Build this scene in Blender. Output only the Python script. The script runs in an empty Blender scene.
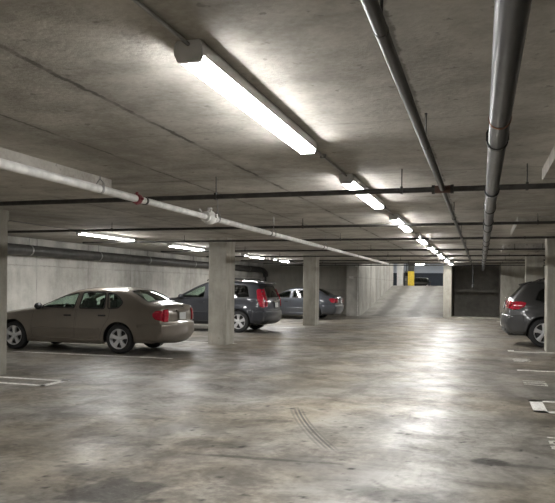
import bpy, bmesh, math, random
import numpy as np
from mathutils import Vector, Matrix
from mathutils.geometry import delaunay_2d_cdt
random.seed(7)
SC = bpy.context.scene
COL = SC.collection
PI = math.pi

# ------------------------------------------------------------------ materials
class NT:
    def __init__(self, name):
        self.m = bpy.data.materials.new(name); self.m.use_nodes = True
        self.n = self.m.node_tree.nodes; self.l = self.m.node_tree.links
        self.n.clear()
        self.out = self.n.new('ShaderNodeOutputMaterial')
        self._c = None
    def new(self, t, **kw):
        x = self.n.new(t)
        for k, v in kw.items(): setattr(x, k, v)
        return x
    def plug(self, src, sock):
        if hasattr(src, 'is_output') or isinstance(src, bpy.types.NodeSocket): self.l.new(src, sock)
        else: sock.default_value = src
    def coord(self):
        if self._c is None: self._c = self.new('ShaderNodeTexCoord').outputs['Object']
        return self._c
    def mapping(self, scale=(1,1,1), loc=(0,0,0), rot=(0,0,0), vec=None):
        x = self.new('ShaderNodeMapping'); self.l.new(vec or self.coord(), x.inputs['Vector'])
        x.inputs['Scale'].default_value = scale; x.inputs['Location'].default_value = loc; x.inputs['Rotation'].default_value = rot
        return x.outputs[0]
    def noise(self, scale, detail=4, rough=.55, vec=None, dist=0):
        x = self.new('ShaderNodeTexNoise'); self.l.new(vec or self.coord(), x.inputs['Vector'])
        x.inputs['Scale'].default_value = scale; x.inputs['Detail'].default_value = detail
        x.inputs['Roughness'].default_value = rough; x.inputs['Distortion'].default_value = dist
        return x.outputs['Fac']
    def math(self, op, a, b=0.0, c=None):
        x = self.new('ShaderNodeMath', operation=op)
        self.plug(a, x.inputs[0]); self.plug(b, x.inputs[1])
        if c is not None: self.plug(c, x.inputs[2])
        return x.outputs[0]
    def rng(self, v, a, b, c=0.0, d=1.0):
        x = self.new('ShaderNodeMapRange', interpolation_type='SMOOTHSTEP'); self.plug(v, x.inputs[0])
        for i, q in enumerate((a, b, c, d)): x.inputs[1+i].default_value = q
        return x.outputs[0]
    def mix(self, f, a, b, mode='MIX'):
        x = self.new('ShaderNodeMix', data_type='RGBA', blend_type=mode)
        self.plug(f, x.inputs[0])
        for v, i in ((a, 6), (b, 7)):
            if isinstance(v, tuple): x.inputs[i].default_value = (*v, 1) if len(v) == 3 else v
            else: self.l.new(v, x.inputs[i])
        return x.outputs[2]
    def sep(self):
        x = self.new('ShaderNodeSeparateXYZ'); self.l.new(self.coord(), x.inputs[0]); return x.outputs
    def bump(self, h, strength, dist=.01):
        x = self.new('ShaderNodeBump'); x.inputs['Strength'].default_value = strength; x.inputs['Distance'].default_value = dist
        self.l.new(h, x.inputs['Height']); return x.outputs[0]
    def bsdf(self, color, rough=.5, metal=0., normal=None, coat=0., spec=.5, emit=None, emit_s=0.):
        p = self.new('ShaderNodeBsdfPrincipled')
        if isinstance(color, tuple): p.inputs['Base Color'].default_value = (*color, 1)
        else: self.l.new(color, p.inputs['Base Color'])
        self.plug(rough, p.inputs['Roughness']); self.plug(metal, p.inputs['Metallic'])
        p.inputs['Coat Weight'].default_value = coat; p.inputs['Coat Roughness'].default_value = .06
        self.plug(spec, p.inputs['Specular IOR Level'])
        if normal is not None: self.l.new(normal, p.inputs['Normal'])
        if emit: p.inputs['Emission Color'].default_value = (*emit, 1); p.inputs['Emission Strength'].default_value = emit_s
        self.l.new(p.outputs[0], self.out.inputs[0]); return self.m

def simple(name, col, rough=.5, metal=0., coat=0., var=.15, scale=9., spec=.5):
    t = NT(name); f = t.noise(scale, 3)
    c = t.mix(t.rng(f, .3, .7), tuple(v*(1-var) for v in col), tuple(min(1, v*(1+var)) for v in col))
    return t.bsdf(c, rough, metal, coat=coat, spec=spec)

def concrete(name, lo, hi, rough=.85, streak=None, joints_x=(), joints_y=(), joints_z=(), big=.5, specks=True, bumps=.25, spk=.70):
    t = NT(name)
    a = t.noise(big, 6, .6, dist=.6); b = t.noise(3.2, 6, .65); c = t.noise(28, 4, .6)
    f = t.math('ADD', t.math('MULTIPLY', a, .5), t.math('ADD', t.math('MULTIPLY', b, .35), t.math('MULTIPLY', c, .15)))
    if streak:
        s = t.noise(1.0, 5, .6, vec=t.mapping(scale=streak))
        f = t.math('ADD', t.math('MULTIPLY', f, .55), t.math('MULTIPLY', s, .45))
    col = t.mix(t.rng(f, .34, .66), lo, hi)
    if specks:
        sp = t.rng(t.noise(9, 3, .55), spk, spk+.06)
        col = t.mix(t.math('MULTIPLY', sp, .45), col, tuple(v*.35 for v in lo))
    S = t.sep(); wob = t.math('MULTIPLY', t.math('SUBTRACT', t.noise(5, 5, .7), .5), .09)
    brk = t.rng(t.noise(1.7, 3, .5), .40, .56)
    hsum = c
    for axis, js in ((0, joints_x), (1, joints_y), (2, joints_z)):
        for (p, w, k) in js:
            d = t.math('ABSOLUTE', t.math('ADD', t.math('SUBTRACT', S[axis], p), wob))
            ln = t.rng(d, w*.4, w, 1, 0)
            ln = t.math('MULTIPLY', ln, t.math('ADD', t.math('MULTIPLY', brk, .7), .3))
            col = t.mix(t.math('MULTIPLY', ln, k), col, tuple(v*.3 for v in lo))
            wide = t.rng(d, 0, w*5, 1, 0)
            col = t.mix(t.math('MULTIPLY', wide, k*.22), col, tuple(v*.5 for v in lo))
    return t.bsdf(col, rough, normal=t.bump(t.math('ADD', b, c), bumps, .01), spec=.3)

def floor_material():
    t = NT('polished_concrete_floor')
    a = t.noise(.42, 7, .62, dist=1.1); b = t.noise(1.9, 7, .66, dist=.8); c = t.noise(14, 5, .65)
    sw = t.noise(.8, 6, .6, vec=t.mapping(scale=(1, .35, 1), rot=(0, 0, .5)), dist=1.5)
    f = t.math('ADD', t.math('MULTIPLY', a, .36), t.math('ADD', t.math('MULTIPLY', b, .38), t.math('MULTIPLY', c, .26)))
    col = t.mix(t.rng(f, .38, .62), (.092, .082, .068), (.315, .294, .257))
    col = t.mix(t.math('MULTIPLY', t.rng(sw, .46, .66), .6), col, (.085, .077, .065))
    # spots of dried oil and dirt
    col = t.mix(t.rng(t.noise(.55, 3, .5, vec=t.mapping(loc=(3, 7, 0))), .42, .6), col, t.mix(1.0, col, (1.06, 1.0, .90), 'MULTIPLY'))
    sp = t.rng(t.noise(7.5, 3, .6), .66, .72)
    col = t.mix(t.math('MULTIPLY', sp, .6), col, (.045, .04, .033))
    at = t.new('ShaderNodeAttribute', attribute_name='stain')
    fine = t.rng(t.noise(30, 4, .7), .25, .5, .75, 1)
    stn = t.math('MULTIPLY', at.outputs['Fac'], fine)
    col = t.mix(stn, col, (.022, .02, .017))
    S = t.sep()
    # curved skid marks
    dx = t.math('SUBTRACT', S[0], 8.466); dy = t.math('SUBTRACT', S[1], 11.386)
    R = t.math('SQRT', t.math('ADD', t.math('MULTIPLY', dx, dx), t.math('MULTIPLY', dy, dy)))
    seg = t.math('MULTIPLY', t.rng(S[1], 5.75, 6.0), t.rng(S[1], 7.5, 7.9, 1, 0))
    seg = t.math('MULTIPLY', seg, t.math('LESS_THAN', S[0], 0.0))
    for off, k in ((0, .95), (.045, .7), (-.04, .5), (.09, .4)):
        ln = t.rng(t.math('ABSOLUTE', t.math('SUBTRACT', R, 11.187+off)), .006, .018, 1, 0)
        col = t.mix(t.math('MULTIPLY', t.math('MULTIPLY', ln, seg), k), col, (.035, .032, .028))
    # fine scratches near the foreground
    w = t.noise(1.0, 3, .5, vec=t.mapping(scale=(26, 2.5, 1), rot=(0, 0, .9)))
    reg = t.rng(t.noise(.9, 2), .5, .6)
    col = t.mix(t.math('MULTIPLY', t.math('MULTIPLY', t.rng(w, .62, .7), reg), .35), col, (.05, .046, .04))
    rough = t.math('ADD', t.rng(t.noise(1.1, 6, .65, dist=.7), .3, .7, .36, .56), t.math('MULTIPLY', sp, .1))
    spc = t.math('MULTIPLY', t.math('SUBTRACT', 1.0, t.math('MULTIPLY', stn, .85)), t.rng(b, .36, .62, .25, .55))
    return t.bsdf(col, rough, normal=t.bump(t.math('ADD', b, c), .12, .01), spec=spc)

def glass(name, tint, rough=.02, refl=1.0):
    t = NT(name)
    tr = t.new('ShaderNodeBsdfTransparent'); tr.inputs[0].default_value = (*tint, 1)
    gl = t.new('ShaderNodeBsdfGlossy'); gl.inputs['Roughness'].default_value = rough
    fr = t.new('ShaderNodeLayerWeight'); fr.inputs[0].default_value = .5
    mx = t.new('ShaderNodeMixShader')
    t.l.new(t.math('ADD', t.math('MULTIPLY', t.math('POWER', fr.outputs['Facing'], 4.0), .75*refl), .045), mx.inputs[0]); t.l.new(tr.outputs[0], mx.inputs[1]); t.l.new(gl.outputs[0], mx.inputs[2])
    t.l.new(mx.outputs[0], t.out.inputs[0]); return t.m

def emitter(name, col, s):
    t = NT(name); e = t.new('ShaderNodeEmission'); e.inputs[0].default_value = (*col, 1); e.inputs[1].default_value = s
    t.l.new(e.outputs[0], t.out.inputs[0]); return t.m

LAMP = 25.0
M = {}
M['floor'] = floor_material()
M['ceiling'] = concrete('board_marked_ceiling_concrete', (.27, .252, .220), (.57, .545, .495), joints_x=((-2.32, .026, .85), (-.42, .03, .8), (-3.25, .018, .7), (-5.6, .02, .6), (1.55, .02, .6), (3.5, .02, .6)),
                        joints_y=((4.75, .012, .25), (6.9, .02, .5), (10.4, .02, .5), (14.2, .02, .5), (18, .02, .5)), big=.7, spk=.645, bumps=.45)
M['wall'] = concrete('streaked_wall_concrete', (.25, .242, .215), (.56, .545, .50), streak=(1.3, 1.3, .3), joints_y=((12.4, .02, .6), (14.9, .02, .5), (17.3, .02, .6), (19.8, .02, .5), (22.2, .02, .5), (24.6, .02, .5)), joints_z=((1.95, .015, .35),))
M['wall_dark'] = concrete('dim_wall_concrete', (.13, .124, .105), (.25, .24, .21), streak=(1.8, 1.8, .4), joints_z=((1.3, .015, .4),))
M['wall_back'] = concrete('back_wall_concrete', (.33, .32, .28), (.52, .50, .445), streak=(1.8, 1.8, .4), joints_z=((1.3, .015, .4),))
M['column'] = concrete('column_concrete', (.26, .248, .21), (.45, .43, .375), streak=(3.5, 3.5, .8), big=1.4)
M['ramp'] = None
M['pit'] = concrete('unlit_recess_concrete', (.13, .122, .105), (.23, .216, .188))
t = NT('ramp_concrete')
S_ = t.sep(); f_ = t.math('ADD', t.math('MULTIPLY', t.noise(.9, 6, .6), .6), t.math('MULTIPLY', t.noise(7, 5), .4))
c_ = t.mix(t.rng(f_, .35, .65), (.20, .19, .17), (.34, .328, .298))
for cx_ in (-4.95, -3.3):
    d_ = t.math('ABSOLUTE', t.math('ADD', t.math('SUBTRACT', S_[0], cx_), t.math('MULTIPLY', t.math('SUBTRACT', t.noise(.6, 3), .5), .8)))
    c_ = t.mix(t.math('MULTIPLY', t.rng(d_, .1, .5, 1, 0), .75), c_, (.10, .095, .085))
M['ramp'] = t.bsdf(c_, .6)
M['white_pipe'] = simple('white_painted_pipe', (.62, .61, .58), .45)
M['grey_pipe'] = simple('grey_galvanised_pipe', (.042, .043, .045), .36, .35, var=.3, scale=5)
M['dark_pipe'] = simple('dark_steel_pipe', (.042, .04, .036), .5, .3, var=.3)
M['mid_pipe'] = simple('dull_grey_iron_pipe', (.045, .044, .04), .42, .3, var=.25)
M['wall_pipe'] = simple('grimy_wall_pipe', (.055, .052, .047), .5, .1, var=.35, scale=4)
M['rust'] = simple('rusty_band', (.23, .10, .055), .7)
M['rust_dark'] = simple('dark_rusty_fitting', (.085, .045, .032), .6)
M['red'] = simple('red_painted_collar', (.17, .03, .035), .5)
M['steel'] = simple('zinc_steel', (.3, .3, .29), .4, .7)
M['steel_dark'] = simple('dull_zinc_rod', (.12, .12, .115), .5, .5)
M['housing'] = simple('light_grey_housing', (.75, .75, .75), .5, var=.05)
M['lamp'] = emitter('lit_diffuser', (1.0, .99, .975), LAMP)
M['paint_white'] = None
t = NT('worn_white_floor_paint')
f_ = t.noise(22, 5, .7)
M['paint_white'] = t.bsdf(t.mix(t.rng(f_, .36, .52), (.45, .43, .39), (.85, .83, .78)), .5)
M['yellow'] = simple('yellow_painted_guard', (.68, .5, .05), .5)
M['white_wall'] = simple('white_plaster', (.72, .71, .68), .7, var=.05)
M['blue_wall'] = simple('pale_blue_grey_wall', (.55, .60, .67), .8, var=.05)
M['navy_wall'] = simple('dark_slate_blue_wall', (.018, .028, .042), .6, var=.2)
M['plate_grey'] = simple('pale_sign_plate', (.6, .6, .57), .5)
# car materials
M['tire'] = simple('tire_rubber', (.018, .018, .018), .75)
M['alloy'] = simple('silver_alloy', (.66, .66, .67), .32, .5, var=.05)
M['alloy_dark'] = simple('dark_brake_metal', (.05, .05, .05), .5, .5)  # near-black metal of the disc behind the spokes
M['black'] = simple('black_trim', (.015, .015, .015), .45)
M['interior'] = simple('dark_interior_fabric', (.05, .048, .044), .85)
M['seat'] = simple('grey_seat_cloth', (.13, .125, .115), .9)
M['glass_clear'] = glass('green_tinted_car_glass', (.74, .87, .80))
M['glass_dark'] = glass('dark_tinted_car_glass', (.10, .12, .12))
M['glass_mid'] = glass('grey_tinted_car_glass', (.34, .42, .40))
M['lens_red'] = simple('red_lens', (.38, .012, .03), .12, coat=1.0, var=.25, scale=25)
M['lens_clear'] = simple('clear_lens', (.55, .5, .48), .12, coat=1.0)
M['plate'] = simple('licence_plate_white', (.55, .56, .55), .4, var=.12, scale=30)
M['chrome'] = simple('chrome', (.7, .7, .7), .12, 1.0, var=.03)
def paint(name, col, metal=.55):
    return simple(name, col, .33, metal, coat=.8, var=.05, scale=2)
M['paint_bronze'] = paint('bronze_metallic_paint', (.21, .182, .150))
M['paint_slate'] = paint('slate_metallic_paint', (.042, .045, .053))
M['paint_bluegrey'] = paint('blue_grey_metallic_paint', (.085, .093, .108))
M['paint_graphite'] = paint('graphite_metallic_paint', (.055, .055, .055))
M['paint_black'] = paint('black_paint', (.012, .012, .014))

# ------------------------------------------------------------------ mesh helpers
class MB:
    def __init__(self): self.v = []; self.f = []
    def add(self, vs, fs):
        o = len(self.v); self.v += [tuple(p) for p in vs]; self.f += [tuple(i+o for i in q) for q in fs]; return self
    def box(self, x0, x1, y0, y1, z0, z1, bev=0.0):
        if bev <= 0:
            vs = [(x, y, z) for x in (x0, x1) for y in (y0, y1) for z in (z0, z1)]
            return self.add(vs, [(0,1,3,2), (4,6,7,5), (0,4,5,1), (2,3,7,6), (0,2,6,4), (1,5,7,3)])
        bm = bmesh.new(); bmesh.ops.create_cube(bm, size=1)
        for v in bm.verts: v.co = ((x0+x1)/2+v.co.x*(x1-x0), (y0+y1)/2+v.co.y*(y1-y0), (z0+z1)/2+v.co.z*(z1-z0))
        bmesh.ops.bevel(bm, geom=bm.edges[:], offset=bev, segments=2, affect='EDGES')
        return self.bm(bm)
    def bm(self, bm):
        bm.verts.index_update()
        self.add([v.co[:] for v in bm.verts], [[v.index for v in f.verts] for f in bm.faces]); bm.free(); return self
    def tube(self, pts, r, n=12, cap=True, closed=False):
        pts = [Vector(p) for p in pts]; k = len(pts); rings = []
        up = None; o = len(self.v)
        rr = r if isinstance(r, (list, tuple)) else [r]*k
        for i, p in enumerate(pts):
            if closed: d = pts[(i+1) % k]-pts[i-1]
            else: d = pts[min(i+1, k-1)]-pts[max(i-1, 0)]
            d.normalize()
            if up is None:
                up = Vector((0, 0, 1)) if abs(d.z) < .9 else Vector((1, 0, 0))
            a = d.cross(up).normalized(); b = a.cross(d).normalized(); up = b
            for j in range(n):
                q = 2*PI*j/n
                self.v.append(tuple(p+(a*math.cos(q)+b*math.sin(q))*rr[i]))
        for i in range(k if closed else k-1):
            i2 = (i+1) % k
            for j in range(n):
                j2 = (j+1) % n
                self.f.append((o+i*n+j, o+i*n+j2, o+i2*n+j2, o+i2*n+j))
        if cap and not closed:
            self.f.append(tuple(o+j for j in range(n))[::-1]); self.f.append(tuple(o+(k-1)*n+j for j in range(n)))
        return self
    def prism(self, poly, y0, y1, axis='y'):
        n = len(poly); vs = []
        for y in (y0, y1):
            for (a, b) in poly:
                vs.append((a, y, b) if axis == 'y' else ((y, a, b) if axis == 'x' else (a, b, y)))
        fs = [tuple(range(n)), tuple(range(2*n-1, n-1, -1))]+[(i, (i+1) % n, n+(i+1) % n, n+i) for i in range(n)]
        return self.add(vs, fs)
    def lathe_y(self, prof, n=36, c=(0, 0, 0)):
        # prof: list of (radius, y); revolve about the y axis through c
        o = len(self.v); k = len(prof)
        for j in range(n):
            q = 2*PI*j/n
            for (r, y) in prof: self.v.append((c[0]+r*math.cos(q), c[1]+y, c[2]+r*math.sin(q)))
        for j in range(n):
            j2 = (j+1) % n
            for i in range(k-1): self.f.append((o+j*k+i, o+j*k+i+1, o+j2*k+i+1, o+j2*k+i))
        return self
    def sphere(self, c, r, seg=14, ring=9):
        bm = bmesh.new(); bmesh.ops.create_uvsphere(bm, u_segments=seg, v_segments=ring, radius=1)
        for v in bm.verts: v.co = (c[0]+v.co.x*r[0], c[1]+v.co.y*r[1], c[2]+v.co.z*r[2])
        return self.bm(bm)
    def build(self, name, mat, parent=None, smooth=35, fix=True, weld=False, solid=None):
        me = bpy.data.meshes.new(name); me.from_pydata(self.v, [], self.f); me.update()
        bm = bmesh.new(); bm.from_mesh(me)
        if weld: bmesh.ops.remove_doubles(bm, verts=bm.verts, dist=.0015)
        if fix: bmesh.ops.recalc_face_normals(bm, faces=bm.faces)
        bm.to_mesh(me); bm.free()
        me.materials.append(mat)
        if smooth:
            me.polygons.foreach_set('use_smooth', [True]*len(me.polygons)); me.set_sharp_from_angle(angle=math.radians(smooth))
        o = bpy.data.objects.new(name, me); COL.objects.link(o)
        if parent: o.parent = parent
        if solid:
            s = o.modifiers.new('thickness', 'SOLIDIFY'); s.thickness = solid; s.offset = -1
        return o

def tag(o, label, cat, group=None):
    o['label'] = label; o['category'] = cat
    if group: o['group'] = group
    return o
def empty(name, loc, label, cat, group=None, rz=0):
    o = bpy.data.objects.new(name, None); COL.objects.link(o); o.location = loc; o.rotation_euler = (0, 0, rz); o.empty_display_size = .1
    return tag(o, label, cat, group)
def struct(name, mb, mat, **kw):
    o = mb.build(name, mat, **kw); o['kind'] = 'structure'; return o
def copy_tree(o, parent=None):
    c = o.copy(); COL.objects.link(c)
    if parent: c.parent = parent
    for ch in list(o.children): copy_tree(ch, c)
    return c

# ------------------------------------------------------------------ setting
H = 2.67
XL, XR, YB, YN = -11.3, 6.6, 34.2, -7.0
def make_floor():
    mb = MB().box(XL-.3, XR+.3, YN-.3, 33.5, -.3, -.02).box(XL-.3, -6.57, 33.5, 34.5, -.3, 0).box(-1.38, .9, 33.5, 37.1, -.3, 0)
    # top skin with a fine patch in the foreground that carries the stains
    xs = [XL-.3]+[-9.6+.12*i for i in range(38)]+[-5.04+.028*i for i in range(int(6.7/.028))]+[1.66, XR+.3]
    ys = [YN-.3]+[3.4+.026*i for i in range(int(4.6/.026))]+[8.1+.16*i for i in range(82)]+[33.5]
    n0 = len(mb.v); nx, ny = len(xs), len(ys)
    mb.v += [(x, y, 0.0) for y in ys for x in xs]
    mb.f += [(n0+a*nx+b, n0+a*nx+b+1, n0+(a+1)*nx+b+1, n0+(a+1)*nx+b) for a in range(ny-1) for b in range(nx-1)]
    o = mb.build('floor', M['floor'], smooth=0, fix=False)
    from mathutils import noise as mn
    N = np.array(mb.v); st = np.zeros(len(N))
    wob = np.array([mn.fractal(Vector((x*3.2, y*3.2, 0)), .9, 2.1, 5) for x, y, z in mb.v])
    fin = np.array([mn.noise(Vector((x*17, y*17, 3.))) for x, y, z in mb.v])
    def blob(cx, cy, rx, ry, k, edge=.8, rot=0, wk=.55):
        nonlocal st
        dx, dy = N[:, 0]-cx, N[:, 1]-cy; c, q = math.cos(rot), math.sin(rot)
        a = (dx*c+dy*q)/rx; b = (-dx*q+dy*c)/ry
        d = np.sqrt(a*a+b*b)+wk*wob+.18*fin
        m = np.clip((1.25-d)/(edge*.75), 0, 1); st = np.maximum(st, k*m*m*(3-2*m))
    blob(-2.5, 4.2, .36, .26, .8, .5); blob(-2.7, 4.5, .6, .3, .45, 1); blob(-2.95, 4.1, .35, .3, .4, 1)
    blob(.09, 5.9, .15, .11, .8, .5); blob(.35, 5.85, .3, .05, .5); blob(.2, 5.2, .3, .1, .35)
    blob(-1.85, 5.36, .62, .045, .6, .8, .08, .4); blob(-2.35, 5.7, .36, .2, .5, 1, .3); blob(-1.25, 5.6, .35, .05, .35, 1, .2)
    blob(-.55, 4.72, .36, .2, .55, .9); blob(-.3, 4.9, .25, .12, .4); blob(-2.2, 6.9, .2, .1, .5)
    blob(-7.5, 13.0, 1.6, .8, .4, 1); blob(-7.8, 20.2, 1.4, .8, .4, 1); blob(-3.6, 6.6, .35, .1, .5); blob(-3.3, 5.6, .5, .25, .3, 1)
    blob(-4.2, 5.0, .7, .3, .35, 1, .4); blob(-1.0, 9.5, .7, .12, .3, 1); blob(1.0, 6.8, .5, .12, .35, 1, .2); blob(.9, 8.0, .45, .15, .3, 1, .3)
    rn = random.Random(5)
    for _ in range(110):
        x, y = rn.uniform(-3.4, .8), rn.uniform(3.8, 7.8)
        if x > -1.0 and rn.random() < .5: continue
        blob(x, y, rn.uniform(.018, .045), rn.uniform(.014, .03), rn.uniform(.5, .95), .6, rn.uniform(0, 3), .3)
    for k in range(9):   # fan of scratches near the bottom of the picture
        blob(-.72+.045*k, 4.95-.05*k, .012, .17, .5, .9, .55, .25)
    at = o.data.attributes.new('stain', 'FLOAT', 'POINT'); at.data.foreach_set('value', st.astype(np.float32))
    o['kind'] = 'structure'
make_floor()
struct('ceiling', MB().box(XL-.3, XR+.3, YN-.3, 33.6, H, H+.4).box(XL-.3, -6.57, 33.6, 34.5, H, H+.4).box(-1.38, .9, 33.6, 37.1, H, H+.4), M['ceiling'], smooth=0)
for k_, b_ in enumerate(((-8.2, -4.03, 2.2, 6.62, H-.17, H), (.57, 5.2, 2.6, 7.05, H-.12, H), (.57, 5.2, 11.6, 14.4, H-.12, H), (.57, 5.2, 18.8, 21.4, H-.12, H))):
    struct('trim_%d' % (k_+1), MB().box(*b_), M['ceiling'], smooth=0)
struct('wall_left', MB().box(XL-.3, XL, YN, YB+.3, 0, H), M['wall'], smooth=0)
struct('wall_right', MB().box(XR, XR+.3, YN, 33.6, 0, H), M['wall_dark'], smooth=0)
struct('wall_near', MB().box(XL, XR, YN-.3, YN, 0, H), M['wall_dark'], smooth=0)
struct('wall_back_left', MB().box(XL, -6.57, YB, YB+.3, 0, H), M['wall_back'], smooth=0)
struct('wall_back_right', MB().box(.9, XR, 33.3, 33.6, 0, H), M['column'], smooth=0)
struct('wall_ramp_left', MB().box(-6.57, -5.93, 33.3, 47.0, 0, 4.3), M['wall'], smooth=0)
struct('wall_ramp_right', MB().box(-1.77, -1.38, 33.3, 47.0, 0, 4.3), M['column'], smooth=0)
struct('ramp', MB().prism([(33.5, 0), (34.6, .06), (46, 1.52), (47.2, 1.6), (51, 1.6), (60, 1.0), (76, 1.0), (76, -.3), (33.5, -.3)], -9.5, 3.5, 'x') if False else
       MB().prism([(33.5, 0), (34.6, .06), (46, 1.52), (47.0, 1.6), (47.0, -.3), (33.5, -.3)], -5.93, -1.77, 'x')
       .prism([(47.0, 1.6), (50, 1.6), (60, 1.0), (76, 1.0), (76, -.3), (47.0, -.3)], -12, 4, 'x'), M['ramp'], smooth=0)
struct('ceiling_upper', MB().box(-12, 4, 47, 76, 4.15, 4.4).box(-6.57, -1.38, 33.6, 47, 4.15, 4.4), M['ceiling'], smooth=0)
struct('wall_above_ramp', MB().box(-5.93, -1.77, 33.6, 33.8, H, 4.15), M['column'], smooth=0)
struct('wall_upper_back', MB().box(-12, 4, 75.8, 76.1, 3.1, 4.2), M['blue_wall'], smooth=0)
struct('trim_upper_dado', MB().box(-12, 4, 75.75, 76.1, 1.0, 3.1).box(-12, 4, 75.7, 75.75, 1.9, 1.96), M['navy_wall'], smooth=0)
struct('wall_upper_left', MB().box(-12.3, -12, 47, 76, 0, 4.2).box(-12, -6.57, 46.7, 47, 0, 4.2), M['white_wall'], smooth=0)
struct('wall_upper_right', MB().box(4, 4.3, 47, 76, 0, 4.2).box(-1.38, 4, 46.7, 47, 0, 4.2), M['white_wall'], smooth=0)
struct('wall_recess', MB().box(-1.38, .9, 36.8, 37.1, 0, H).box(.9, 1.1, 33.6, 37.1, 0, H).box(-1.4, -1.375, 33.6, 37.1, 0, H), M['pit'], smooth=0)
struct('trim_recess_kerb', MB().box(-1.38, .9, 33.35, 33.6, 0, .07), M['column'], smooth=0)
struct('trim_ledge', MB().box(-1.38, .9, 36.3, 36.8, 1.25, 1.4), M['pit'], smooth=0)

# columns ---------------------------------------------------------------
def column(x0, x1, y0, y1, label):
    c = .018; poly = [(x0+c, y0), (x1-c, y0), (x1, y0+c), (x1, y1-c), (x1-c, y1), (x0+c, y1), (x0, y1-c), (x0, y0+c)]
    o = MB().prism(poly, 0, H, 'z').build('concrete_column', M['column'], smooth=0)
    tag(o, label, 'column', 'square concrete columns')
    # shallow collar where the shutter stopped
    e = .006
    b = [(x0-e, y0-e), (x1+e, y0-e), (x1+e, y1+e), (x0-e, y1+e)]
    MB().prism(b, H-.16, H-.001, 'z').build('column_collar', M['column'], o, smooth=0)
column(-6.53, -6.05, 15.3, 15.9, 'square concrete column standing between the bronze sedan and the slate SUV')
column(-6.42, -5.94, 24.1, 24.7, 'square concrete column in front of the blue grey sedan')
column(-7.85, -7.38, 8.45, 9.0, 'concrete column cut off by the left edge beside the painted box')
column(1.47, 2.0, 16.6, 17.15, 'concrete column at the right edge in front of the graphite SUV wheel')
column(1.52, 2.1, 25.0, 25.6, 'concrete column rising behind the roof of the graphite SUV')

# painted floor markings --------------------------------------------------
def mark(rects, label, name='stall_line', group='white stall lines painted on the floor'):
    mb = MB()
    for (x0, x1, y0, y1) in rects: mb.box(x0, x1, y0, y1, -.002, .003)
    return tag(mb.build(name, M['paint_white'], smooth=0), label, 'floor marking', group)
mark([(-11.2, -6.02, 8.62, 8.72), (-11.2, -6.02, 8.13, 8.22), (-6.12, -6.0, 8.13, 8.72)], 'white box ended stall marking beside the left edge column')
mark([(-11.2, -5.92, 12.0, 12.1)], 'white stall line in front of the bronze sedan')
mark([(-11.2, -5.95, 15.75, 15.85)], 'white stall line meeting the column between bronze sedan and slate SUV')
mark([(-11.2, -5.95, 22.6, 22.7)], 'white stall line between the slate SUV and the blue grey sedan')
mark([(.62, 6.4, 9.24, 9.36), (.62, 6.4, 8.46, 8.58), (.62, .78, 8.46, 9.36)], 'white box ended stall marking nearest on the right side')
mark([(.64, 6.4, 12.66, 12.76)], 'thin white stall line right side between two stall numbers')
mark([(.64, 6.4, 16.34, 16.44), (.62, .76, 16.34, 16.75)], 'white stall line right side just before the graphite SUV column')
mark([(.68, 1.25, 31.0, 31.4)], 'short pale stall line end beyond the graphite SUV')
def number(txt, x, y, label):
    w_, h_, g_ = .13, .30, .085; mb = MB()
    G = {'1': [[(.06, 0), (.06, h_)]], '0': [[(.02, 0), (w_-.02, 0), (w_, .03), (w_, h_-.03), (w_-.02, h_), (.02, h_), (0, h_-.03), (0, .03), (.02, 0)]],
         '7': [[(0, h_), (w_, h_), (.05, 0)]], '6': [[(w_, h_-.02), (.03, h_), (0, h_-.04), (0, .03), (.02, 0), (w_-.02, 0), (w_, .03), (w_, .13), (w_-.02, .16), (0, .16)]],
         '8': [[(.02, 0), (w_-.02, 0), (w_, .03), (w_, .13), (w_-.02, .155), (.02, .155), (0, .13), (0, .03), (.02, 0)], [(.02, .155), (.01, .18), (.01, h_-.03), (.03, h_), (w_-.03, h_), (w_-.01, h_-.03), (w_-.01, .18), (w_-.02, .155)]]}
    tot = len(txt)*w_+(len(txt)-1)*g_; u = -tot/2
    for ch in txt:
        for ln in G[ch]:
            for (a, b), (c, d) in zip(ln[:-1], ln[1:]):
                L = math.hypot(c-a, d-b); ex, ey = (c-a)/L, (d-b)/L; q = .018
                pts = [(a-ex*q-ey*q, b-ey*q+ex*q), (c+ex*q-ey*q, d+ey*q+ex*q), (c+ex*q+ey*q, d+ey*q-ex*q), (a-ex*q+ey*q, b-ey*q-ex*q)]
                mb.prism([(x+v, y-(u+p)) for p, v in pts][::-1], -.001, .003, 'z')
        u += w_+g_
    q = mb.build('stall_number', M['paint_white'], smooth=0)
    return tag(q, label, 'floor marking', 'stall numbers painted on the floor')
number('108', .66, 6.85, 'white stall number cut by the right edge, nearest the camera')
number('107', .67, 11.08, 'white stall number between nearest box marking and thin line')
number('106', .67, 14.5, 'white stall number beyond the thin line, before the graphite SUV')

# lights ------------------------------------------------------------------
def lamp(x, y0, L, label, group, z=H, lit=True):
    r = empty('fluorescent_light', (x, y0, z+.001), label, 'ceiling light', group)
    h = [(-.062, 0), (.062, 0), (.073, -.018), (.073, -.074), (-.073, -.074), (-.073, -.018)]
    d = [(-.066, -.074), (.066, -.074), (.063, -.086), (.052, -.102), (-.052, -.102), (-.063, -.086)]
    e = [(-.058, 0), (.058, 0), (.072, -.018), (.076, -.04), (.074, -.07), (.056, -.105), (-.056, -.105), (-.074, -.07), (-.076, -.04), (-.072, -.018)]
    MB().prism(h, .025, L-.025).build('housing', M['housing'], r, smooth=0)
    MB().prism(d, .025, L-.025).build('diffuser', M['lamp'], r, smooth=0)
    MB().prism(e, 0, .028).build('end_cap', M['housing'], r, smooth=0)
    MB().prism(e, L-.028, L).build('end_cap', M['housing'], r, smooth=0)
    return r
def relamp(src, x, y0, label, group, z=H):
    c = copy_tree(src); c.location = (x, y0, z+.001); return tag(c, label, 'ceiling light', group)
G1 = 'lit fluorescent lights over the driving aisle'
G2 = 'lit fluorescent lights over the left parking row'
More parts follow.
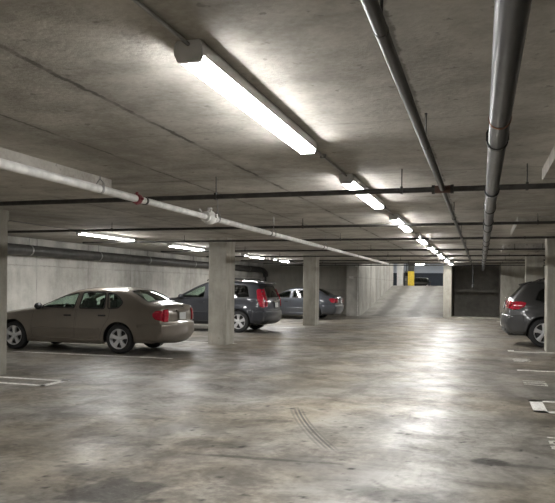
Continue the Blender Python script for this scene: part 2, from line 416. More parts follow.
XC, PIT = -1.37, 3.93
ords = ['nearest and largest lit fluorescent tube light in the aisle row', 'second lit tube light from the camera in the aisle row, crossed by a dark pipe', 'third lit tube light from the camera in the aisle row', 'fourth lit tube light from the camera in the aisle row',
        'fifth lit tube light from the camera in the aisle row', 'sixth lit tube light from the camera in the aisle row', 'seventh lit tube light in the aisle row, next to last before the ramp', 'last lit tube light of the aisle row nearest the ramp']
L0 = lamp(XC, 2.93, 2.33, ords[0], G1)
ycs = [2.93+PIT*i for i in range(8)]
for i in range(1, 8): relamp(L0, XC, ycs[i], ords[i], G1)
XLL = -8.42
lefts = [(12.5, 'lit tube light above the bronze sedan, nearest of the left row'), (16.9, 'lit tube light left of the column beside the slate SUV'),
         (22.9, 'lit tube light of the left row just right of the front column'), (26.5, 'farthest lit tube light of the left row, before the back wall')]
for y, lb in lefts: relamp(L0, XLL, y, lb, G2)
# added unseen lights, continuing the rows, that raise the overall brightness
relamp(L0, XC, -1.6, 'added unseen tube light continuing the aisle row behind the viewpoint', G1)
relamp(L0, XC, -5.6, 'added unseen tube light continuing the aisle row at the near wall', G1)
relamp(L0, XLL, 4.5, 'added unseen tube light continuing the left row beside the viewpoint', G2)
# upper level and ramp
for x, y, lb in ((-3.8, 36.0, 'lit tube light high above the foot of the ramp'), (-3.8, 40.3, 'lit tube light high above the middle of the ramp'), (-3.8, 44.4, 'added unseen tube light high above the head of the ramp')):  # head-of-ramp light is added, out of sight, to brighten the white pier
    relamp(L0, x, y, lb, 'lit tube lights over the ramp', 4.15)
for x, y, lb in ((-5, 70, 'added unseen tube light above the black car at the back of the upper level'), (-8.5, 70, 'added unseen tube light far left by the upper back wall'), (-2, 70, 'added unseen tube light far right by the upper back wall'), (-7.5, 62, 'added unseen tube light on the left of the upper level'), (-1.5, 62, 'added unseen tube light on the right of the upper level')):  # added lights, hidden from view, that brighten the upper level walls
    relamp(L0, x, y, lb, 'added unseen lights of the upper level', 4.15)
ru = empty('pendant_light', (-5.05, 58, 3.42), 'small lit pendant light on the upper level seen just under the ceiling edge', 'ceiling light')
MB().box(-.38, .38, -.08, .08, .04, .1, .01).build('housing', M['housing'], ru)
MB().box(-.36, .36, -.07, .07, -.02, .04).build('diffuser', M['lamp'], ru, smooth=0)
for s in (-.3, .3): MB().tube([(s, 0, .1), (s, 0, .73)], .008, 8).build('hanger_rod', M['steel'], ru)

# conduits ------------------------------------------------------------------
def conduit(x, y0, y1, label, group):
    r = empty('conduit', (x, y0, H-.02), label, 'conduit', group)
    MB().tube([(0, 0, 0), (0, y1-y0, 0)], .010, 10).build('tube', M['steel'], r)
    for k in range(1, max(2, int((y1-y0)/.9)+1)):
        yy = min((k-.4)*.9, (y1-y0)*.6)
        MB().box(-.028, .028, yy-.012, yy+.012, -.016, .021, .003).build('clip', M['steel'], r)
GC = 'thin conduits joining the ceiling lights'
conduit(XC, 2.35-PIT+2.33+.0, 2.93, 'thin grey conduit running to the nearest aisle light from the top edge', GC)
cl = ['thin conduit between the nearest and second aisle lights', 'thin conduit between second and third aisle lights', 'thin conduit between third and fourth aisle lights', 'thin conduit between fourth and fifth aisle lights',
      'thin conduit between fifth and sixth aisle lights', 'thin conduit between sixth and seventh aisle lights', 'thin conduit between the last two aisle lights']
for i in range(7): conduit(XC, ycs[i]+2.33, ycs[i+1], cl[i], GC)
conduit(XLL, 4.5+2.33, 12.5, 'thin conduit feeding the light above the bronze sedan', GC)
conduit(XLL, 12.5+2.33, 16.9, 'thin conduit past the light above the bronze sedan', GC)

# pipes ------------------------------------------------------------------
def hanger(mb, x, y, zp, r, cross=False):
    mb.tube([(x, y, zp+r*.9), (x, y, H+.0)], .006, 8)
def ring(mb, c, r, w, axis):
    d = Vector((1, 0, 0)) if axis == 'x' else Vector((0, 1, 0))
    c = Vector(c); mb.tube([c-d*w/2, c+d*w/2], r, 20)
ordc = ['nearest', 'second', 'third', 'fourth', 'fifth', 'sixth', 'seventh', 'eighth']
crossY = [6.70, 11.2, 14.45, 18.7, 22.3, 25.9, 28.9, 31.6]
for i, y in enumerate(crossY):
    z, r = (2.45, .027) if i == 0 else (2.525, .024)
    x0, x1 = -9.6, 6.4
    if i == 1: x0 = -10.9
    rt = empty('cross_pipe', (0, y, z), ordc[i]+' dark sprinkler pipe from the camera crossing under the ceiling', 'pipe', 'dark pipes crossing the ceiling')
    MB().tube([(x0, 0, 0), (x1, 0, 0)], r, 14).build('pipe', M['dark_pipe'], rt)
    for hx in (-2.78, -.77, .41, 4.4) if i == 0 else (-6.8, -3.0, .85, 3.6):
        mb = MB(); mb.tube([(hx, 0, r*.9), (hx, 0, H-z)], .006, 8)
        mb.box(hx-.012, hx+.012, -r-.006, r+.006, -r-.006, r+.012)
        mb.build('hanger_rod', M['dark_pipe'], rt)
    if i == 0:
        for hx in (-.37,):
            mb = MB(); ring(mb, (hx, 0, 0), r+.012, .17, 'x'); mb.build('tee_fitting', M['rust_dark'], rt)
            for q_ in (-.09, .09): mb = MB(); ring(mb, (hx+q_, 0, 0), r+.018, .03, 'x'); mb.build('tee_collar', M['dark_pipe'], rt)

# dull iron pipe along the aisle
xm = -.37
rm = empty('branch_pipe', (xm, 0, 2.45), 'medium dull iron pipe running away down the aisle left of the large grey pipe', 'pipe')
MB().tube([(0, -2, 0), (0, 6.63, 0)], .027, 16).build('pipe', M['mid_pipe'], rm)
MB().tube([(0, 6.77, 0), (0, 33.0, 0)], .022, 14).build('pipe', M['mid_pipe'], rm)
for yy in (2.5, 4.6, 9.5, 13, 17, 21, 25, 29):
    mb = MB(); ring(mb, (0, yy, 0), .029, .02, 'y'); mb.tube([(0, yy, .025), (0, yy, .22)], .006, 8); mb.box(-.008, .008, yy-.008, yy+.008, .21, .22)
    mb.build('hanger_rod', M['dark_pipe'], rm)
mb = MB(); mb.tube([(0, 33.0, 0), (0, 33.06, -.02), (0, 33.08, -.08), (0, 33.08, -.8)], .03, 12); mb.build('drop_pipe', M['black'], rm)
MB().tube([(0, 33.08, -.8), (0, 33.08, -.92)], .05, 12).build('valve', M['steel_dark'], rm)

# large grey pipe
xb, zb, rb = .085, 2.35, .054
rg = empty('drain_pipe', (xb, 0, zb), 'large grey steel pipe running away overhead on the right of the aisle', 'pipe')
MB().tube([(0, -2.5, 0), (0, 33.2, 0)], rb, 28).build('pipe', M['grey_pipe'], rg)
mb = MB(); ring(mb, (0, 3.56, 0), rb+.004, .02, 'y'); mb.build('rusty_band', M['rust'], rg)
for yy in (4.1, 7.6, 10.1, 12.3, 15.3, 17.1, 19.8, 23.8, 27.8):
    mb = MB(); ring(mb, (0, yy, 0), rb+.008, .035, 'y')
    for s in (-1, 1): mb.tube([(s*(rb+.006), yy, 0), (s*(rb+.006), yy, .05), (s*.02, yy, .12), (s*.02, yy, H-zb)], .006, 8)
    mb.build('hanger_strap', M['dark_pipe'], rg)
for yy in (6.2, 9.1, 13.6, 21.5, 25.8):
    mb = MB(); ring(mb, (0, yy, 0), rb+.012, .10, 'y'); mb.build('coupling', M['grey_pipe'], rg)

# white pipe
xw, zw, rw = -3.44, 2.375, .039
rwp = empty('sprinkler_main', (xw, 0, zw), 'white painted pipe running away under the ceiling on the left', 'pipe')
MB().tube([(0, -3, 0), (0, 6.1, 0)], rw, 20).build('pipe', M['white_pipe'], rwp)
MB().tube([(0, 6.1, 0), (0, 8.05, 0)], rw*.92, 20).build('pipe', M['white_pipe'], rwp)
MB().tube([(0, 8.05, 0), (0, 25.6, 0)], rw*1.0, 18).build('pipe', M['white_pipe'], rwp)
mb = MB(); ring(mb, (0, 6.15, 0), rw+.014, .06, 'y'); mb.tube([(-.075, 6.15, 0), (.075, 6.15, 0)], .014, 8).tube([(0, 6.15, -.06), (0, 6.15, .07)], .016, 8); mb.build('red_coupling', M['red'], rwp)
for y_, w_ in ((6.32, .03), (10.7, .05), (14.6, .06)): mb = MB(); ring(mb, (0, y_, 0), rw+.005, w_, 'y'); mb.build('dark_band', M['mid_pipe'], rwp)
mb = MB(); mb.sphere((0, 8.08, .0), (.09, .13, .095)); ring(mb, (0, 7.95, 0), rw+.03, .05, 'y'); ring(mb, (0, 8.22, 0), rw+.022, .06, 'y')
mb.tube([(0, 8.08, .05), (0, 8.08, .13)], .03, 10).tube([(-.11, 8.08, .02), (.11, 8.08, .02)], .028, 12).tube([(.06, 7.95, .06), (.09, 7.93, .1)], .014, 8).tube([(-.06, 7.95, .06), (-.085, 7.93, .1)], .014, 8)
mb.build('valve_body', M['white_pipe'], rwp)
for yy in (5.45, 8.35, 10.9, 14.9, 19, 23, 25.2):
    mb = MB(); ring(mb, (0, yy, 0), rw+.005, .03, 'y')
    for s in (-1, 1): mb.tube([(s*(rw+.004), yy, 0), (s*(rw+.004), yy, .05), (0, yy, .1)], .006, 8)
    mb.tube([(0, yy, .09), (0, yy, H-zw-(.17 if yy < 6.5 else 0))], .006, 8); mb.build('hanger_strap', M['steel'], rwp)
# wall pipe on the left
rl = empty('wall_pipe', (-11.08, 0, 2.33), 'fat dark pipe fixed high along the bright left wall', 'pipe')
MB().tube([(0, -3, 0), (0, 32.9, 0), (.02, 33.3, -.03), (.05, 33.55, -.15), (.05, 33.6, -.35)], .135, 22).build('pipe', M['wall_pipe'], rl)
MB().tube([(.05, 33.6, -.3), (.05, 33.6, -2.33)], .055, 14).build('riser', M['dark_pipe'], rl)
for yy in (10, 14.3, 17.5, 20.6, 24.4, 28.4, 31):
    mb = MB(); ring(mb, (0, yy, 0), .142, .05, 'y'); mb.tube([(0, yy, .13), (0, yy, .34)], .012, 8); mb.box(-.22, 0, yy-.025, yy+.025, -.02, .02); mb.build('pipe_clamp', M['steel'], rl)

# small wall fittings near the ramp
o = MB().box(-6.46, -6.22, 33.285, 33.3, 1.9, 2.02).build('wall_sign', M['plate_grey'], smooth=0); tag(o, 'small pale plate high on the pier left of the ramp', 'sign')
o = empty('wall_box', (-6.68, YB, 1.36), 'small pale box on the back wall beside the pier', 'wall box')
MB().box(-.05, .05, -.07, 0, -.05, .05, .008).build('cover', M['plate_grey'], o); MB().box(-.015, .015, -.085, -.07, -.02, .02).build('button', M['red'], o)
o = MB().box(-6.12, -5.97, 33.26, 33.3, 2.5, 2.56, .004).build('junction_box', M['plate_grey']); tag(o, 'tiny pale junction box at the top corner of the ramp pier', 'junction box')
o = MB().tube([(-5.99, 33.275, .0), (-5.99, 33.275, 2.5)], .022, 10).build('drain_riser', M['white_pipe']); tag(o, 'thin pale vertical pipe down the edge of the ramp pier', 'pipe')

# upper level things
o = MB().box(-5.75, -5.32, 47.6, 48.0, 1.6, 4.149).build('white_pier', M['white_wall'], smooth=0); tag(o, 'white pier at the head of the ramp beside the left wall', 'column')
o = empty('guarded_column', (-4.76, 47.7, 1.6), 'dark grey column with bright yellow lower guard at the ramp head', 'column')
MB().box(-.2, .2, -.2, .2, 0, 2.55).build('shaft', M['mid_pipe'], o, smooth=0); MB().box(-.21, .21, -.215, .215, 0, 1.02, .01).build('guard', M['yellow'], o)
o = empty('gate_machine', (-5.16, 48.6, 1.6), 'grey gate machine standing between white pier and yellow guarded column', 'machine')
MB().box(-.14, .14, -.14, .14, 0, 1.05, .02).build('cabinet', M['steel'], o); MB().box(-.10, .10, -.16, -.14, .7, .95).build('screen', M['black'], o, smooth=0); MB().box(-.12, .0, -.16, -.14, .35, .55).build('ticket_slot', M['plate'], o, smooth=0)
MB().tube([(0, 0, 1.05), (0, 0, 2.4)], .03, 10).build('mast', M['black'], o)

# ------------------------------------------------------------------ cars
def smooth_poly(pts, n=6):
    P = [np.array(p, float) for p in pts]; out = []
    for i in range(len(P)-1):
        p0 = P[max(i-1, 0)]; p1 = P[i]; p2 = P[i+1]; p3 = P[min(i+2, len(P)-1)]
        k = max(2, int(np.hypot(*(p2-p1)[:2])/.045))
        for j in range(k):
            u = j/k
            a = .5*((2*p1)+(-p0+p2)*u*.8+(2*p0-5*p1+4*p2-p3)*u*u*.8+(-p0+3*p1-3*p2+p3)*u**3*.8)
            lin = p1+(p2-p1)*u
            out.append(.6*a+.4*lin if True else a)
    out.append(P[-1]); return np.array(out)
def dens(poly, d=.05, closed=True):
    out = []; n = len(poly)
    for i in range(n if closed else n-1):
        a = np.array(poly[i], float); b = np.array(poly[(i+1) % n], float); k = max(1, int(math.ceil(np.hypot(*(b-a))/d)))
        for j in range(k): out.append(tuple(a+(b-a)*j/k))
    if not closed: out.append(tuple(poly[-1]))
    return out
def area2(p): return sum(p[i][0]*p[(i+1) % len(p)][1]-p[(i+1) % len(p)][0]*p[i][1] for i in range(len(p)))
def inset(poly, d):
    p = [np.array(q, float) for q in poly]; n = len(p); sg = 1 if area2(poly) > 0 else -1; out = []
    for i in range(n):
        e1 = p[i]-p[i-1]; e2 = p[(i+1) % n]-p[i]
        e1 = e1/(np.linalg.norm(e1)+1e-9); e2 = e2/(np.linalg.norm(e2)+1e-9)
        n1 = np.array((-e1[1], e1[0]))*sg; n2 = np.array((-e2[1], e2[0]))*sg
        b = n1+n2; L = np.dot(b, b)/2
        out.append(tuple(p[i]+b/max(L, .45)*d))
    return out
def rounded(poly, r, k=4):
    out = []; n = len(poly)
    for i in range(n):
        p = np.array(poly[i], float); a = np.array(poly[i-1], float)-p; b = np.array(poly[(i+1) % n], float)-p
        la, lb = np.linalg.norm(a), np.linalg.norm(b); rr = min(r, la*.45, lb*.45)
        A = p+a/la*rr; B = p+b/lb*rr
        for j in range(k+1):
            u = j/k; out.append(tuple((1-u)**2*A+2*u*(1-u)*p+u*u*B))
    return out
def pip(px, py, poly):
    poly = np.array(poly); c = np.zeros(len(px), bool); j = len(poly)-1
    for i in range(len(poly)):
        xi, yi = poly[i]; xj, yj = poly[j]
        if yi != yj:
            m = ((yi > py) != (yj > py)) & (px < (xj-xi)*(py-yi)/(yj-yi)+xi); c ^= m
        j = i
    return c
def cdt(outer, holes, extra=(), grid=.07, gy=None):
    gy = gy or grid
    o = np.array(outer); x0, y0 = o.min(0); x1, y1 = o.max(0)
    gx, gz = np.meshgrid(np.arange(x0+grid/2, x1, grid), np.arange(y0+gy/2, y1, gy)); gx = gx.ravel(); gz = gz.ravel()
    m = pip(gx, gz, outer)
    vs = []; es = []
    for lp in [outer]+list(holes):
        b = len(vs); vs += [Vector(p) for p in lp]; es += [(b+i, b+(i+1) % len(lp)) for i in range(len(lp))]
    bnd = np.array([tuple(v) for v in vs])
    ip = [(a, c) for a, c in zip(gx[m], gz[m])]+[tuple(p) for p in extra]
    for p in ip:
        if np.min(np.hypot(bnd[:, 0]-p[0], bnd[:, 1]-p[1])) > .012: vs.append(Vector(p))
    V, E_, F, *_ = delaunay_2d_cdt(vs, es, [], 0, 1e-6)
    V = np.array([tuple(v) for v in V]); F = [tuple(f) for f in F]
    c = np.array([V[list(f)].mean(0) for f in F])
    keep = pip(c[:, 0], c[:, 1], outer)
    for hl in holes: keep &= ~pip(c[:, 0], c[:, 1], hl)
    return V, [f for f, k in zip(F, keep) if k]

class Car:
    def __init__(s, S):
        s.S = S
        E = smooth_poly(S['E']); s.Ex = E[:, :2]; s.cr = E[:, 2]
        d = np.hypot(*np.diff(s.Ex, axis=0).T); s.s = np.concatenate([[0], np.cumsum(d)])
        tg = np.gradient(s.Ex, s.s, axis=0); tg /= np.linalg.norm(tg, axis=1)[:, None]
        s.nn = np.stack([tg[:, 1], -tg[:, 0]], 1)          # outward for front-bottom -> over -> rear-bottom
        if s.nn[len(s.nn)//2][1] < 0: s.nn = -s.nn
        k = np.ones(5)/5
        for c in range(2): s.nn[:, c] = np.convolve(np.pad(s.nn[:, c], 2, mode='edge'), k, 'valid')
        s.ye = s.W(s.Ex[:, 0], s.Ex[:, 1])-S['r']
    def W(s, x, z):
        S = s.S; x = np.asarray(x, float); z = np.asarray(z, float)
        w = np.full(x.shape, S['hw'])
        up = np.maximum(z-S['zb'], 0); w = w-S['lean']*up-.10*up**2
        w = w-.07*(np.maximum(.5-z, 0)/.3)**2
        w = w-.016*np.minimum((np.maximum(z-.62, 0)/.3)**2, 1.2)
        xf = np.maximum(x-(S['wb']+.05), 0)/.9; w = w-S['tf']*xf**2
        xr = np.maximum(-x-.1, 0)/.9; w = w-S['tr']*xr**2
        for wx in (0, S['wb']):   # flared arches
            dd = np.hypot(x-wx, z-S['wr']); w = w+.018*np.exp(-((dd-S['ar']-.03)/.07)**2)
        return w
    def dist(s, x, z):
        P = np.stack([x, z], 1); A = s.Ex[:-1]; B = s.Ex[1:]; out = np.full(len(P), 9.)
        for a, b in zip(A, B):
            ab = b-a; t_ = np.clip(((P-a)@ab)/(ab@ab), 0, 1); out = np.minimum(out, np.linalg.norm(P-(a+t_[:, None]*ab), axis=1))
        return out
    def side(s, x, z):
        d = s.dist(x, z); r = s.S['r']; q = np.clip(1-d/r, 0, 1)
        return s.W(x, z)-r*(1-np.sqrt(np.maximum(1-q*q, 0)))
    def side_pts(s, V, off, sign):
        x, z = V[:, 0], V[:, 1]; e = .012; y = s.side(x, z)
        if abs(off) > 1e-6:
            gx = np.clip((s.side(x+e, z)-s.side(x-e, z))/(2*e), -1.2, 1.2); gz = np.clip((s.side(x, z+e)-s.side(x, z-e))/(2*e), -1.2, 1.2)
            n = np.stack([-gx, np.ones(len(x)), -gz], 1); n /= np.linalg.norm(n, axis=1)[:, None]
        else: n = np.zeros((len(x), 3))
        if abs(off) > 1e-6:
            d = s.dist(x, z); off = off*(1+1.6*np.exp(-(d/.07)**2)) if off > .01 else np.full(len(x), off)
            for i in np.nonzero(d < .004)[0]:
                k = int(np.argmin(np.hypot(s.Ex[:, 0]-x[i], s.Ex[:, 1]-z[i])))
                n[i] = (.72*s.nn[k, 0], .72, .72*s.nn[k, 1])
            off = off[:, None]
        p = np.stack([x, y, z], 1)+n*off; p[:, 1] *= sign
        return p
    def rib_pts(s, V, off=0.):
        q, v = V[:, 0], V[:, 1]/.7
        I = lambda a: np.interp(q, s.s, a)
        px, pz, nx, nz, cr, ye = I(s.Ex[:, 0]), I(s.Ex[:, 1]), I(s.nn[:, 0]), I(s.nn[:, 1]), I(s.cr), I(s.ye)
        ed = np.abs(v) > .999
        h = cr*(1-np.abs(v)**2.4)+np.where(ed, off*.72, off)
        return np.stack([px+nx*h, v*ye+np.where(ed, off*.72*np.sign(v), 0), pz+nz*h], 1)
    def sof(s, x, z): return float(s.s[np.argmin(np.hypot(s.Ex[:, 0]-x, s.Ex[:, 1]-z))])
    # pieces
    def side_mesh(s, mb, outer, holes, off, signs=(1,), extra=(), grid=.07):
        V, F = cdt(outer, holes, extra, grid)
        for sg in signs: mb.add(s.side_pts(V, off, sg), [f if sg < 0 else f[::-1] for f in F])
    def rib_mesh(s, mb, outer, holes, off=0., grid=.07):
        V, F = cdt(outer, holes, (), grid)
        mb.add(s.rib_pts(V, off), F)
    def outline(s, shrink=0.):
        S = s.S; pts = [tuple(p) for p in s.Ex]             # front bottom, over the top, to rear bottom
        a = S['ar']; zr = S['wr']; zs = S['sill']
        def arc(cx, z_in, z_out):
            # from behind the wheel to in front of it, going forward
            a0 = math.pi+math.asin((zr-z_in)/a); a1 = -math.asin((zr-z_out)/a)
            a0 = math.pi-math.asin((z_in-zr)/a) if True else a0; a1 = math.asin((z_out-zr)/a)
            k = 18
            return [(cx+a*math.cos(a0+(a1-a0)*j/k), zr+a*math.sin(a0+(a1-a0)*j/k)) for j in range(k+1)]
        rb = pts[-1]; fb = pts[0]
        low = [(rb[0]+.12, rb[1]-.02)]+arc(0, max(rb[1], zs+.04), zs)+dens([(a+.06, zs-.0), (S['wb']-a-.06, zs)], .1, False)+arc(S['wb'], zs, max(fb[1], zs))
        return pts+low

def wheel(parent, x, y, zr, R, side, spec):
    w = .215
    root = bpy.data.objects.new('wheel', None); COL.objects.link(root); root.parent = parent; root.location = (x, y, zr)
    root.rotation_euler = (0, 0, 0 if side > 0 else PI); root.empty_display_size = .1
    rr = R*spec.get('rim', .68)
    prof = [(rr*.96, -w/2+.01), (rr+.01, -w/2), (R-.03, -w/2+.005), (R-.006, -w/2+.03), (R, 0), (R-.006, w/2-.03), (R-.03, w/2-.005), (rr+.012, w/2), (rr*.97, w/2-.012)]
    MB().lathe_y(prof, 44).build('tire', M['tire'], root)
    prof = [(rr*1.0, w/2-.004), (rr*.95, w/2-.006), (rr*.91, w/2-.03), (rr*.9, -w/2+.02)]
    MB().lathe_y(prof, 44).build('rim', M['alloy'], root)
    MB().lathe_y([(0.0, w/2-.09), (rr*.9, w/2-.09)], 32).build('brake_disc', M['alloy_dark'], root)
    n = spec.get('spokes', 5)
    mb = MB(); mb.lathe_y([(0, w/2-.02), (.04, w/2-.02), (.062, w/2-.028), (.066, w/2-.07)], 24); mb.build('hub', M['alloy'], root)
    for k in range(n):
        q = 2*PI*k/n+PI/2; mb = MB(); ca, sa = math.cos(q), math.sin(q)
        wi, wo = rr*.20, rr*(.26 if n == 5 else .20)
        def P(r_, t_, y_): return (r_*ca-t_*sa, y_, r_*sa+t_*ca)
        r0, r1 = .045, rr*.94; vs = []
        for (r_, h_, yt) in ((r0, wi*.8, w/2-.022), ((r0+r1)/2, wi*.85, w/2-.012), (r1, wo, w/2-.012)):
            vs += [P(r_, -h_, yt-.004), P(r_, 0, yt+.004), P(r_, h_, yt-.004), P(r_, h_, yt-.045), P(r_, -h_, yt-.045)]
        fs = []
        for i in range(2):
            for j in range(5): fs.append((i*5+j, i*5+(j+1) % 5, (i+1)*5+(j+1) % 5, (i+1)*5+j))
        fs += [(0, 1, 2, 3, 4), (14, 13, 12, 11, 10)]
        mb.add(vs, fs); mb.build('spoke', M['alloy'], root)
    return root

def make_car(name, label, cat, S, loc, rz, pm, group=None):
    c = Car(S); root = empty(name, loc, label, cat, group, rz)
    pmat = M[pm]
    Smax = c.s[-1]
    def R(sa, sb, va, vb, rad=.05): return dens(rounded([(sa, va*.7), (sb, va*.7), (sb, vb*.7), (sa, vb*.7)], rad), .05)
    # windows and doors in side view
    doors = [dens(rounded(d, .04, 3), .05) for d in S['doors']]
    wins = [dens(rounded(w, .035, 3), .05) for w in S['wins']]
    quarters = [dens(rounded(w, .035, 3), .05) for w in S['quarters']]
    ws0, ws1 = c.sof(*S['wind'][0]), c.sof(*S['wind'][1]); rs0, rs1 = c.sof(*S['rear'][0]), c.sof(*S['rear'][1])
    tl0, tl1 = c.sof(*S['lid'][0]), c.sof(*S['lid'][1])
    wind = R(ws0, ws1, -.93, .93); rear = R(rs0, rs1, -S['rv'], S['rv'], .07); lid = R(tl0, tl1, -S['lv'], S['lv'], .04)
    suv = S.get('suv')
    lid_holes = [rear] if suv else []
    out = c.outline(); r = S['r']
    extra = []
    for fr in (.12, .3, .6, 1.0):
        extra += [tuple(p-n*r*fr) for p, n in zip(c.Ex[2:-2], c.nn[2:-2])]
    extra = [p for p in extra if pip(np.array([p[0]]), np.array([p[1]]), out)[0]]
    body = MB()
    c.side_mesh(body, out, doors+quarters, 0, (1, -1), extra, .065)
    ro = [(q, -.7) for q in c.s]+[(Smax, v) for v in (-.5, -.3, -.1, .1, .3, .5)]+[(q, .7) for q in c.s[::-1]]+[(0, v) for v in (.5, .3, .1, -.1, -.3, -.5)]
    rh = [wind, lid]+([] if suv else [rear])
    V, F = cdt(ro, rh, (), .06); body.add(c.rib_pts(V), F)
    body.build('body', pmat, root, smooth=38, weld=True)
    # trunk lid or tailgate
    lidm = MB(); c.rib_mesh(lidm, inset(lid, .006), lid_holes, 0.002, .06)
    lo = lidm.build('tailgate' if suv else 'trunk_lid', pmat, root, smooth=38)
    # backing behind gaps
    bk = MB(); c.side_mesh(bk, inset(dens([p for p in out], .06), .035), [inset(w, -.012) for w in wins]+[inset(w, -.012) for w in quarters], -.03, (1, -1), (), .09)
    bb = R(tl0-.03, tl1+.03, -S['lv']-.05, S['lv']+.05, .03); c.rib_mesh(bk, bb, [inset(rear, -.03)] if suv else [], -.03, .09)
    bk.build('inner_lining', M['interior'], root, smooth=38)
    gl = M[S.get('glass', 'glass_clear')]; gr = M[S.get('glass_rear', S.get('glass', 'glass_clear'))]
    m = MB(); c.rib_mesh(m, inset(wind, .004), [], -.004, .08); m.build('windshield', M[S.get('glass', 'glass_clear')], root, smooth=60)
    m = MB(); c.rib_mesh(m, inset(rear, .004), [], -.004, .08); rg_ = m.build('rear_glass', gr, lo if suv else root, smooth=60)
    m = MB(); c.rib_mesh(m, inset(rear, -.012), [inset(rear, .02)], .003, .09); m.build('rear_glass_seal', M['black'], lo if suv else root)
    m = MB(); c.rib_mesh(m, inset(wind, -.01), [inset(wind, .02)], .003, .09); m.build('windshield_seal', M['black'], root)
    for sg in (1, -1):
        for i, (d, w) in enumerate(zip(doors, wins)):
            m = MB(); c.side_mesh(m, inset(d, .005), [w], .001, (sg,), [p for p in extra if pip(np.array([p[0]]), np.array([p[1]]), inset(d, .03))[0]], .065)
            do = m.build('door', pmat, root, smooth=38)
            m = MB(); c.side_mesh(m, inset(w, .003), [], -.006, (sg,), (), .1); m.build('side_glass', gl if i == 0 else M[S.get('glass_back', S.get('glass', 'glass_clear'))], do, smooth=60)
            m = MB(); c.side_mesh(m, inset(w, -.022), [inset(w, .006)], .004, (sg,), (), .1); m.build('glass_seal', M[S.get('seal', 'black')], do)
            hx, hz = S['handles'][i]
            y0 = float(c.side(np.array([hx]), np.array([hz]))[0])
            MB().box(hx-.09, hx+.09, sg*(y0+.0)-.004, sg*(y0+.028)+.004, hz-.018, hz+.018, .008).build('handle', M[S.get('handle', pm)], do)
            if i == 0:
                mx, mz = S['mirror']; y0 = float(c.side(np.array([mx]), np.array([mz]))[0])
                mm = MB(); mm.sphere((mx, sg*(y0+.13), mz+.04), (.075, .11, .075)); mm.tube([(mx-.02, sg*(y0-.02), mz), (mx-.02, sg*(y0+.08), mz+.02)], .022, 8)
                mo = mm.build('mirror', M[S.get('mirrormat', pm)], do)
                MB().sphere((mx-.055, sg*(y0+.135), mz+.045), (.026, .088, .058)).build('mirror_glass', M['black'], mo) if False else None
        for q in quarters:
            m = MB(); c.side_mesh(m, inset(q, .003), [], -.006, (sg,), (), .1); m.build('quarter_glass', M[S.get('glass_back', S.get('glass', 'glass_clear'))], root, smooth=60)
            m = MB(); c.side_mesh(m, inset(q, -.022), [inset(q, .006)], .004, (sg,), (), .1); m.build('glass_seal', M[S.get('seal', 'black')], root)
        # tail light wrapping the corner
        m = MB()
        (za, zb_), (v0, v1) = S['tl_rear']
        a, b = c.sof(*za), c.sof(*zb_)
        c.side_mesh(m, dens(S['tl_side'], .03, False)+[tuple(p) for p, q in zip(c.Ex, c.s) if a-1e-6 <= q <= b+1e-6], [], .008, (sg,), (), .05)
        c.rib_mesh(m, R(a, b, min(sg*v0, sg*v1), max(sg*v0, sg*v1), .004), [], .008, .05)
        to = m.build('tail_light', M['lens_red'], root, solid=.02, weld=True)
        m = MB(); am = a+(b-a)*S.get('rev', (.35, .6))[0]; bm_ = a+(b-a)*S.get('rev', (.35, .6))[1]
        c.rib_mesh(m, R(am, bm_, *sorted((sg*(v0+(v1-v0)*.12), sg*(v0+(v1-v0)*.68))), .01), [], .012, .05); m.build('reverse_lens', M['lens_clear'], to, solid=.008)
        # head light
        hl = S['hl']; m = MB(); c.side_mesh(m, dens(rounded(hl, .03), .03), [], .006, (sg,), (), .06); m.build('head_light', M['lens_clear'], root, solid=.02)
        # wheels and liners
        for wx in (0, S['wb']):
            yy = S['hw']-.125
            wheel(root, wx, sg*yy, S['R'], S['R'], sg, S)
            k = 20; L = MB(); aa = S['ar']+.012; vs = []
            for j in range(k+1):
                q = -.25+(PI+.5)*j/k
                for y_ in (S['hw']-.035, S['hw']-.34): vs.append((wx+aa*math.cos(q), sg*y_, S['wr']+aa*math.sin(q)))
            fs = [(2*j, 2*j+1, 2*j+3, 2*j+2) for j in range(k)]; vs.append((wx, sg*(S['hw']-.34), S['wr'])); fs += [(2*j+1, len(vs)-1, 2*j+3) for j in range(k)]
            L.add(vs, fs); L.build('wheel_liner', M['black'], root, fix=False)
        if S.get('sillmat'):
            m = MB(); zs = S['sill']; c.side_mesh(m, dens([(S['ar']+.07, zs), (S['wb']-S['ar']-.07, zs), (S['wb']-S['ar']-.05, zs+.11), (S['ar']+.05, zs+.11)], .06), [], .014, (sg,), (), .06)
            m.build('rocker_panel', M[S['sillmat']] if S['sillmat'] != 'paint' else pmat, root, solid=.02)
        if S.get('mould'):
            m = MB(); z_ = S['mould']; c.side_mesh(m, dens([(S['ar']+.1, z_-.012), (S['wb']-S['ar']-.1, z_-.012), (S['wb']-S['ar']-.1, z_+.012), (S['ar']+.1, z_+.012)], .08), [], .008, (sg,), (), .06)
            m.build('side_moulding', pmat, root, solid=.012)
        if S.get('rails'):
            x0, x1, zz, yy = S['rails']
            MB().tube([(x0, sg*yy, zz-.05), (x0+.1, sg*yy, zz), (x1-.15, sg*yy, zz+.005), (x1, sg*yy, zz-.06)], .016, 8).build('roof_rail', M['black'], root)
    # rear bumper: proud of the tail
    ba, bb2 = c.sof(*S['bump'][0]), c.sof(*S['bump'][1])
    m = MB(); Eq = [q for q in c.s if ba <= q <= bb2]; c.rib_mesh(m, [(q, -.7) for q in Eq]+[(Eq[-1], v) for v in (-.45, -.2, 0, .2, .45)]+[(q, .7) for q in Eq[::-1]]+[(Eq[0], v) for v in (.45, .2, 0, -.2, -.45)], [], .0286, .06)
    bx0, bz0 = S['bump'][0]; bx1, bz1 = S['bump'][1]
    e = [tuple(p) for p, q in zip(c.Ex, c.s) if ba <= q <= bb2]
